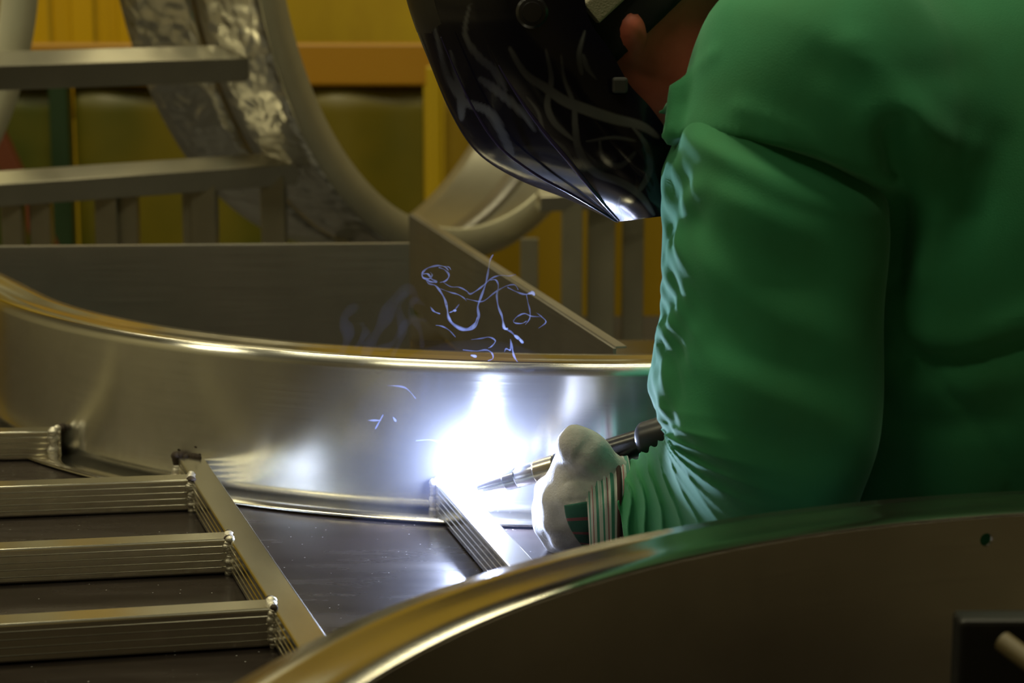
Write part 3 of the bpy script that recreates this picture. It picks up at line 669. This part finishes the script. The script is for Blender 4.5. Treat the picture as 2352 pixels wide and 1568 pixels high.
# collar standing up behind the neck
cc = at(1690, 30, YB); K2 = 60; th = np.linspace(math.radians(20), math.radians(340), K2)
nd = np.array([-1, 0, .1]); nd /= np.linalg.norm(nd); b1 = np.array([0, 1., 0]); b2 = np.cross(nd, b1)
P = np.array([[cc + nd * (h - .05) + (b1 * math.sin(t_) * .080 + b2 * math.cos(t_) * .088) * (1 + .5 * (.10 - h)) for h in np.linspace(0, .095, 8)] for t_ in th])
solid(link('collar', grid('collar', P), M['green'], jacket, True), .004, 0)

# helmet
prof = [((900, -160), (1070, -170), (1345, -160)), ((922, -60), (1080, -60), (1340, -60)), ((950, 40), (1100, 40), (1350, 40)), ((985, 132), (1142, 140), (1402, 120)), ((1040, 262), (1195, 225), (1445, 195)), ((1100, 350), (1250, 300), (1495, 250)), ((1190, 408), (1305, 365), (1548, 330)),
        ((1290, 448), (1350, 420), (1570, 400)), ((1362, 480), (1385, 462), (1572, 455)), ((1420, 508), (1424, 505), (1545, 491))]
ty, ey = [[.88 * v_ for v_ in l_] for l_ in ([.100, .102, .104, .104, .102, .100, .098, .092, .080, .058], [.118, .120, .122, .122, .12, .118, .115, .110, .102, .094])]
nU, nF, nS = 220, 60, 90
Fm = catmull([at(*q[0], YH) for q in prof], nU); Cn = catmull([at(*q[1], YH - t_) for q, t_ in zip(prof, ty)], nU); En = catmull([at(*q[2], YH - t_) for q, t_ in zip(prof, ey)], nU)
mir = lambda p: np.stack([p[..., 0], 2 * YH - p[..., 1], p[..., 2]], -1)
cols = []
for v in np.linspace(0, 1, nS, endpoint=False): q = En + (Cn - En) * v; q = q + np.array([-.2, -1, .1]) * (.018 * math.sin(math.pi * v) * np.clip(np.linalg.norm(En - Cn, axis=1) / .1, 0, 1))[:, None]; cols.append(q)
for v in np.linspace(-1, 1, nF): q = Fm + (Cn - Fm) * (abs(v) ** 1.25); q = q.copy(); q[:, 1] = YH + v * (YH - Cn[:, 1]); cols.append(q)
near_side = cols[:nS]; far_side = [mir(q) for q in near_side][::-1]; P = np.stack(near_side + cols[nS:] + far_side, 1)
me = grid('helmet_shell', P); uvp = proj(coords(me))
z = lambda pts: [(600 + x / 2.352, y / 2.352) for x, y in pts]
strokes = [(z([(1350, 260), (1430, 390), (1540, 470), (1640, 540), (1760, 590), (1900, 640), (2050, 680), (2140, 740)]), 9, 15), (z([(1620, 300), (1640, 430), (1690, 560), (1700, 680), (1720, 800), (1800, 920), (1950, 980), (2050, 1050), (2120, 1150)]), 4, 12),
           (z([(1540, 270), (1570, 420), (1550, 560), (1590, 660), (1690, 750)]), 5, 9), (z([(1745, 170), (1715, 290), (1730, 400)]), 3, 8), (z([(1735, 300), (1760, 370), (1805, 425)]), 8, 2), (z([(1990, 670), (2080, 790), (2095, 920), (2040, 1030)]), 4, 10),
           (z([(1135, 20), (1110, 180), (1180, 300), (1260, 370), (1330, 480)]), 4, 12), (z([(1030, 270), (1060, 400), (1085, 500), (1090, 640)]), 4, 14), (z([(1190, 420), (1300, 500), (1400, 590), (1490, 700)]), 12, 6), (z([(940, 120), (970, 250), (1010, 400), (1100, 540), (1240, 600), (1330, 760), (1390, 880), (1570, 960)]), 5, 13),
           (z([(1830, 750), (1850, 850), (1940, 890), (2020, 820)]), 3, 8), (z([(1940, 1060), (1930, 1120), (1960, 1180)]), 3, 6), (z([(1760, 760), (1900, 740), (2020, 760)]), 2, 5), (z([(1440, 520), (1500, 600), (1540, 720), (1640, 800), (1700, 900)]), 3, 7)]
fl = np.zeros(len(uvp))
for pl, w0, w1 in strokes:
    pl = catmull(pl, 40); d_ = np.full(len(uvp), 1e9); wl = np.zeros(len(uvp))
    for i, (a, b) in enumerate(zip(pl[:-1], pl[1:])):
        ab = b - a; t_ = np.clip(((uvp - a) @ ab) / (ab @ ab + 1e-9), 0, 1); dd = np.linalg.norm(uvp - (a + t_[:, None] * ab), axis=1); f_ = (i + t_) / 39
        wd = (w0 + (w1 - w0) * f_) * np.sin(np.clip(f_ * .92 + .06, 0, 1) * math.pi) ** .5; sel = dd - wd < d_; d_ = np.where(sel, dd - wd, d_)
    fl = np.maximum(fl, np.clip(.5 - d_ / 4, 0, 1) * (.65 + .35 * np.sin(uvp[:, 1] * .03)))
at_ = me.attributes.new('graphic_mask', 'FLOAT', 'POINT'); at_.data.foreach_set('value', fl.astype(np.float32))
fixn(me)
hel = link('welding_helmet', me, M['helmet'], person, True); solid(hel, .003, 0); hel.modifiers.new('edges', 'EDGE_SPLIT').split_angle = math.radians(24)
def ridge(path, rad, m_): return link('helmet_ridge', grid('helmet_ridge', pipe_pts(path, rad, 10), True, True), m_, hel, True)
for sgn in (1, -1):
    rp = Cn + np.array([0, -.0012, -.0004]); rp2 = Fm + (Cn - Fm) * .36; rp2[:, 1] = YH - .60 * (YH - Cn[:, 1]); rp2 = rp2 + np.array([-.001, -.001, 0])
    for p_, a_, b_, w_ in ((rp, 75, nU - 2, .0022), (rp2, 60, nU - 4, .0012)):
        q_ = p_[a_:b_]; q_ = q_ if sgn > 0 else mir(q_); ridge(q_, w_ * np.sin(np.linspace(.12, 2.6, len(q_))) ** .6, M['ridge'])
# pivot knob on the near side, headgear strap, viewing lens
kp = at(1222, 28, YH - .115); lathe('pivot_knob', kp + np.array([0, .02, 0]), kp + np.array([0, -.012, 0]), [(0, .012), (.014, .012), (.015, .0125), (.022, .0125), (.0245, .0105), (.025, .008), (.027, .0075), (.0275, .0001)], M['black_plastic'], hel, 36)
sp_ = at(1420, -30, YH - .094), at(1355, 30, YH - .100)
square_tube('headgear_strap', sp_[0] + (sp_[0] - sp_[1]), sp_[1], .012, .020, M['strap'], hel, 0, False)
q = at(1424, 196, YH - .116); bevel(link('strap_clip', boxme('strap_clip', q - np.array([.006, .003, .006]), q + np.array([.006, .012, .006])), M['clip'], hel), .002)
i0, i1 = 8, 60; lens = [c_[i0:i1] + np.array([-.0022, 0, .001]) for c_ in cols[nS + 14:nS + nF - 14]]
link('viewing_lens', grid('viewing_lens', np.stack(lens, 1)), M['black_plastic'], hel, True)
# black skull cap over the back of the head
def cap_f(p):
    d = cap(p, Hc, Hc + np.array([-.01, 0, 0]), .094, .094); d = smin(d, cap(p, at(1545, -95, YH), at(1400, 35, YH), .072, .083), .02)
    lo_ = at(1422, 118, YH); up_ = at(1556, -8, YH); dd = up_ - lo_; n_ = np.array([dd[2], 0, -dd[0]]); n_ /= np.linalg.norm(n_)
    return np.maximum(d, (p - lo_.astype(np.float32)) @ n_.astype(np.float32))
V, Q = nets(cap_f, Hc - .16, Hc + np.array([.2, .16, .17]), .004); link('skull_cap', pydata('skull_cap', V, Q), M['black_cloth'], person, True)

# glove: thumb on top of the torch, four fingers closed round it
def g(px_, py_, Y): return at(px_, py_, Y).astype(np.float32)
def tax(px_): s = tpx(px_) / tl; return (T0 + (T1 - T0) * s)
fing = [((1345, 1105, 1.715), (1290, 1112, 1.727), (1264, 1128, 1.765), (1285, 1135, 1.797), .0150), ((1345, 1140, 1.707), (1283, 1152, 1.715), (1260, 1172, 1.755), (1290, 1172, 1.790), .0158),
        ((1350, 1175, 1.707), (1288, 1192, 1.713), (1264, 1206, 1.750), (1295, 1202, 1.787), .0152), ((1355, 1210, 1.713), (1302, 1232, 1.720), (1284, 1240, 1.747), (1312, 1230, 1.777), .0138)]
def glove_f(p):
    d = cap(p, g(1400, 1150, 1.715), g(1345, 1150, 1.717), .030, .033)
    d = smin(d, cap(p, g(1385, 1105, 1.720), g(1325, 1105, 1.720), .020, .021), .015); d = smin(d, cap(p, g(1395, 1200, 1.720), g(1325, 1205, 1.720), .022, .022), .015)
    for a_, b_, c_, e_, r in fing:
        f_ = smin(smin(cap(p, g(*a_), g(*b_), r * 1.12, r), cap(p, g(*b_), g(*c_), r, r * .95), .004), cap(p, g(*c_), g(*e_), r * .95, r * .82), .004); d = smin(d, f_, .007)
    th_ = smin(smin(cap(p, g(1405, 1095, 1.715), g(1350, 1042, 1.705), .0175, .0185), cap(p, g(1350, 1042, 1.705), g(1325, 1022, 1.707), .0185, .0165), .006), cap(p, g(1325, 1022, 1.707), g(1303, 1066, 1.725), .0165, .0125), .006)
    return smin(d, th_, .010)
V, Q = nets(glove_f, at(1400, 1150, 1.715) - np.array([.11, .07, .09]), at(1400, 1150, 1.715) + np.array([.08, .14, .10]), .0024)
me = pydata('glove', V, Q); co = coords(me); nn = vnormals(me); px = proj(co); near = np.clip(-nn[:, 1] * 1.5, 0, 1); disp = np.zeros(len(co))
fold([(1385, 1090), (1350, 1060), (1325, 1050)], 6, -.0014); fold([(1390, 1110), (1340, 1100), (1300, 1105)], 7, -.0014); fold([(1310, 1150), (1345, 1148), (1380, 1155)], 5, -.0012); fold([(1335, 1010), (1318, 1035), (1310, 1060)], 5, .0008)
disp += .0006 * wob(co, 260, .7); co = co + nn * disp[:, None]; me.vertices.foreach_set('co', co.ravel().astype(np.float32)); me.update()
glove = link('glove', me, M['leather'], person, True)
def far_glove_f(p):                      # the other hand steadies itself on the rim
    b = WR2 + np.array([-.012, -.004, .004]); d = cap(p, b, b + np.array([-.055, -.006, .004]), .030, .033)
    for k, (ln, oy) in enumerate(((.036, -.030), (.042, -.010), (.040, .011), (.030, .030))):
        k0 = b + np.array([-.058, oy - .004, .006]); k1 = k0 + np.array([-ln * .75, oy * .1, -.008]); k2 = k1 + np.array([-ln * .35, 0, -.022]); d = smin(d, smin(cap(p, k0, k1, .0135, .0125), cap(p, k1, k2, .0125, .0110), .004), .006)
    t0 = b + np.array([-.015, -.030, -.002]); return smin(d, smin(cap(p, t0, t0 + np.array([-.03, -.022, -.004]), .016, .0145), cap(p, t0 + np.array([-.03, -.022, -.004]), t0 + np.array([-.058, -.026, -.012]), .0145, .012), .004), .009)
V, Q2 = nets(far_glove_f, WR2 - np.array([.17, .10, .08]), WR2 + np.array([.05, .09, .07]), .003); link('glove', pydata('glove', V, Q2), M['leather'], person, True)
# striped cotton back of the glove and striped cuff
def shellpatch(name, corners, m_, parent, Y, off, nu=24, nv=30):
    """cotton panel sewn on the back of the hand: drops each panel point on to the glove"""
    from mathutils.bvhtree import BVHTree
    t_ = BVHTree.FromPolygons([tuple(c_) for c_ in co], [tuple(map(int, q_)) for q_ in Q]); c0, c1, c2, c3 = [np.array(c_, float) for c_ in corners]; P = np.zeros((nu, nv, 3))
    for i in range(nu):
        for j in range(nv):
            u, v = i / (nu - 1), j / (nv - 1); q_ = (c0 * (1 - u) + c1 * u) * (1 - v) + (c3 * (1 - u) + c2 * u) * v; q_ = q_ + np.array([-10 * math.sin(math.pi * v) * (1 - u), 0])
            d_ = ray(*q_); d_ /= np.linalg.norm(d_); hit = t_.ray_cast(Vector((0, 0, CAM_H)), Vector(d_))
            P[i, j] = (np.array(hit[0]) - d_ * off) if hit[0] is not None else P[i, j - 1] if j else at(*q_, Y)
    return solid(link(name, grid(name, P), m_, parent, True), .0012, 0)
shellpatch('striped_back', ((1296, 1160), (1356, 1150), (1392, 1262), (1338, 1254)), M['stripe_back'], glove, 1.61, .0016)
st2 = [((1343, 1100), (1352, 1262), 1.721, .042), ((1356, 1090), (1362, 1275), 1.720, .046), ((1385, 1072), (1392, 1290), 1.719, .049), ((1418, 1058), (1415, 1300), 1.721, .050), ((1445, 1054), (1440, 1300), 1.723, .048)]
def cuff_rings(sts, K, e2=2.9, amp=.0008, nm=110):
    I3 = catmull([at(*s[0], s[2]) for s in sts], K); O3 = catmull([at(*s[1], s[2]) for s in sts], K); hd = catmull([[s[3]] for s in sts], K)[:, 0]; ph = np.linspace(0, 2 * math.pi, nm, endpoint=False)
    cs, sn = np.cos(ph), np.sin(ph); e_ = 2 / e2; cu, su = np.sign(cs) * abs(cs) ** e_, np.sign(sn) * abs(sn) ** e_; cen = (I3 + O3) / 2
    P = cen[:, None] + cu[None, :, None] * ((I3 - O3) / 2)[:, None] + su[None, :, None] * np.array([0, -1., 0]) * hd[:, None, None]; o_ = P - cen[:, None]; o_ /= np.linalg.norm(o_, axis=2)[..., None]
    return P + o_ * (amp * np.sin(np.arange(K) * 1.4)[:, None] * (1 + np.sin(ph * 3)))[..., None]
cf = link('cuff', grid('cuff', cuff_rings(st2, 40), True), M['cuff'], glove, True); solid(cf, .0018, -1)
link('cuff_binding', grid('cuff_binding', pipe_pts(np.concatenate([cuff_rings(st2, 40)[29], cuff_rings(st2, 40)[29][:1]]), .0022, 8), True), M['binding'], cf, True)

# ------------------------------------------------------------------ smoke strands over the weld
zs = lambda pts: [(900 + x / 3.618, 560 + y / 3.618) for x, y in pts]
strands = [([(470, 220), (440, 190), (380, 180), (300, 200), (255, 240), (260, 280), (310, 290), (335, 260), (320, 235)], 1.3), ([(490, 215), (470, 190), (400, 185)], .8), ([(390, 195), (440, 215), (475, 260), (450, 305), (400, 320)], 1.2), ([(260, 250), (300, 250), (330, 290), (370, 315), (330, 315), (290, 300)], 1.4),
           ([(285, 300), (310, 330), (360, 345), (400, 390), (440, 460), (460, 540), (470, 610), (510, 670), (580, 710), (650, 710), (700, 670), (722, 600), (715, 520), (745, 430), (780, 330), (800, 230), (815, 140), (840, 90)], 1.7), ([(455, 500), (470, 590), (500, 650), (570, 695), (640, 700), (690, 660), (710, 610)], 1.5),
           ([(430, 320), (490, 355), (560, 360), (620, 390), (650, 415), (700, 390), (760, 345), (830, 285), (900, 262), (980, 265), (1030, 252)], 1.1), ([(400, 370), (480, 400), (550, 420), (600, 450), (620, 475)], 1.0), ([(620, 455), (680, 470), (760, 475), (860, 400), (950, 350), (1020, 340), (1050, 380)], 1.0),
           ([(820, 300), (865, 300), (885, 350), (873, 430), (885, 520), (915, 600), (930, 680), (950, 710), (990, 730), (1040, 780), (1090, 820)], 1.4), ([(925, 640), (935, 700), (960, 705)], 1.9), ([(1020, 760), (1060, 790), (1090, 822)], 2.2), ([(960, 360), (1030, 395), (1100, 418), (1150, 412), (1180, 410)], 1.2), ([(1140, 412), (1165, 402), (1185, 425)], 2.2),
           ([(1118, 415), (1130, 480), (1148, 560), (1145, 620), (1110, 670)], 1.0), ([(1010, 640), (1040, 605), (1100, 578), (1160, 600), (1245, 605)], 1.0), ([(1200, 570), (1245, 605), (1280, 650), (1220, 700)], .9), ([(1010, 630), (1020, 655), (1080, 660), (1120, 640)], .9), ([(985, 790), (1000, 860), (1015, 930), (1045, 980)], 1.4), ([(935, 900), (950, 870), (985, 880), (985, 810)], 1.1),
           ([(590, 880), (700, 890), (780, 880), (830, 905), (840, 950), (800, 970)], 1.1), ([(660, 925), (700, 935)], 1.9), ([(660, 795), (740, 785), (810, 775), (860, 805), (830, 850), (800, 865)], 1.0), ([(480, 570), (520, 550), (560, 500)], 1.0), ([(510, 555), (535, 552)], 1.5), ([(320, 520), (350, 560), (400, 580)], 1.2), ([(365, 675), (420, 685), (480, 720), (530, 775)], 1.0)]
lower = [([(890, 885), (930, 890), (955, 915)], 1.2), ([(845, 965), (875, 965)], 1.3), ([(862, 985), (880, 952)], 1.3), ([(903, 958), (910, 968)], 1.5), ([(955, 1012), (990, 1010), (1020, 1020), (1030, 1030)], 1.2)]
V, Fc = [], []
def add_strand(pl, r, Y, sway):
    pl = catmull(pl, max(12, len(pl) * 7)); n = len(pl); ph = random.uniform(0, 6)
    path = np.array([at(x, y, Y + sway * math.sin(k * .09 + ph)) for k, (x, y) in enumerate(pl)]); rr = r * .00075 * (.55 + .45 * np.sin(np.linspace(0, math.pi, n))) * (1 + .25 * np.sin(np.arange(n) * .5 + ph))
    P = pipe_pts(path, rr, 8); b0 = len(V); i = np.arange(n * 8).reshape(n, 8) + b0; V.extend(P.reshape(-1, 3)); j = np.roll(i, -1, 1)
    Fc.extend(np.stack([i[:-1], i[1:], j[1:], j[:-1]], -1).reshape(-1, 4).tolist()); Fc.append(list(i[0][::-1])); Fc.append(list(i[-1]))
for pl, r in strands: add_strand(zs(pl), r, 1.80, .015)
for pl, r in lower: add_strand(pl, r, 1.80, .008)
me = pydata('smoke', V, Fc); fixn(me)
tag(link('smoke', me, M['smoke'], None, True), 'thin curling blue smoke strands rising over the weld', 'smoke', kind='stuff')
V, Fc = [], []
for pl, r in [([(830, 840), (850, 790), (880, 740), (905, 690), (940, 665), (960, 690)], 9), ([(900, 820), (925, 760), (915, 700), (935, 670)], 6), ([(970, 800), (965, 760), (945, 720), (950, 690), (975, 700)], 5), ([(780, 820), (800, 770), (790, 730), (820, 700)], 8), ([(860, 800), (900, 790), (935, 740), (980, 735)], 5), ([(815, 800), (840, 770), (830, 740)], 6)]: add_strand(pl, r, 1.84, .02)
me = pydata('smoke', V, Fc); fixn(me)
tag(link('smoke', me, M['wisp'], None, True), 'faint spreading smoke wisps drifting beside the curling strands', 'smoke', kind='stuff')
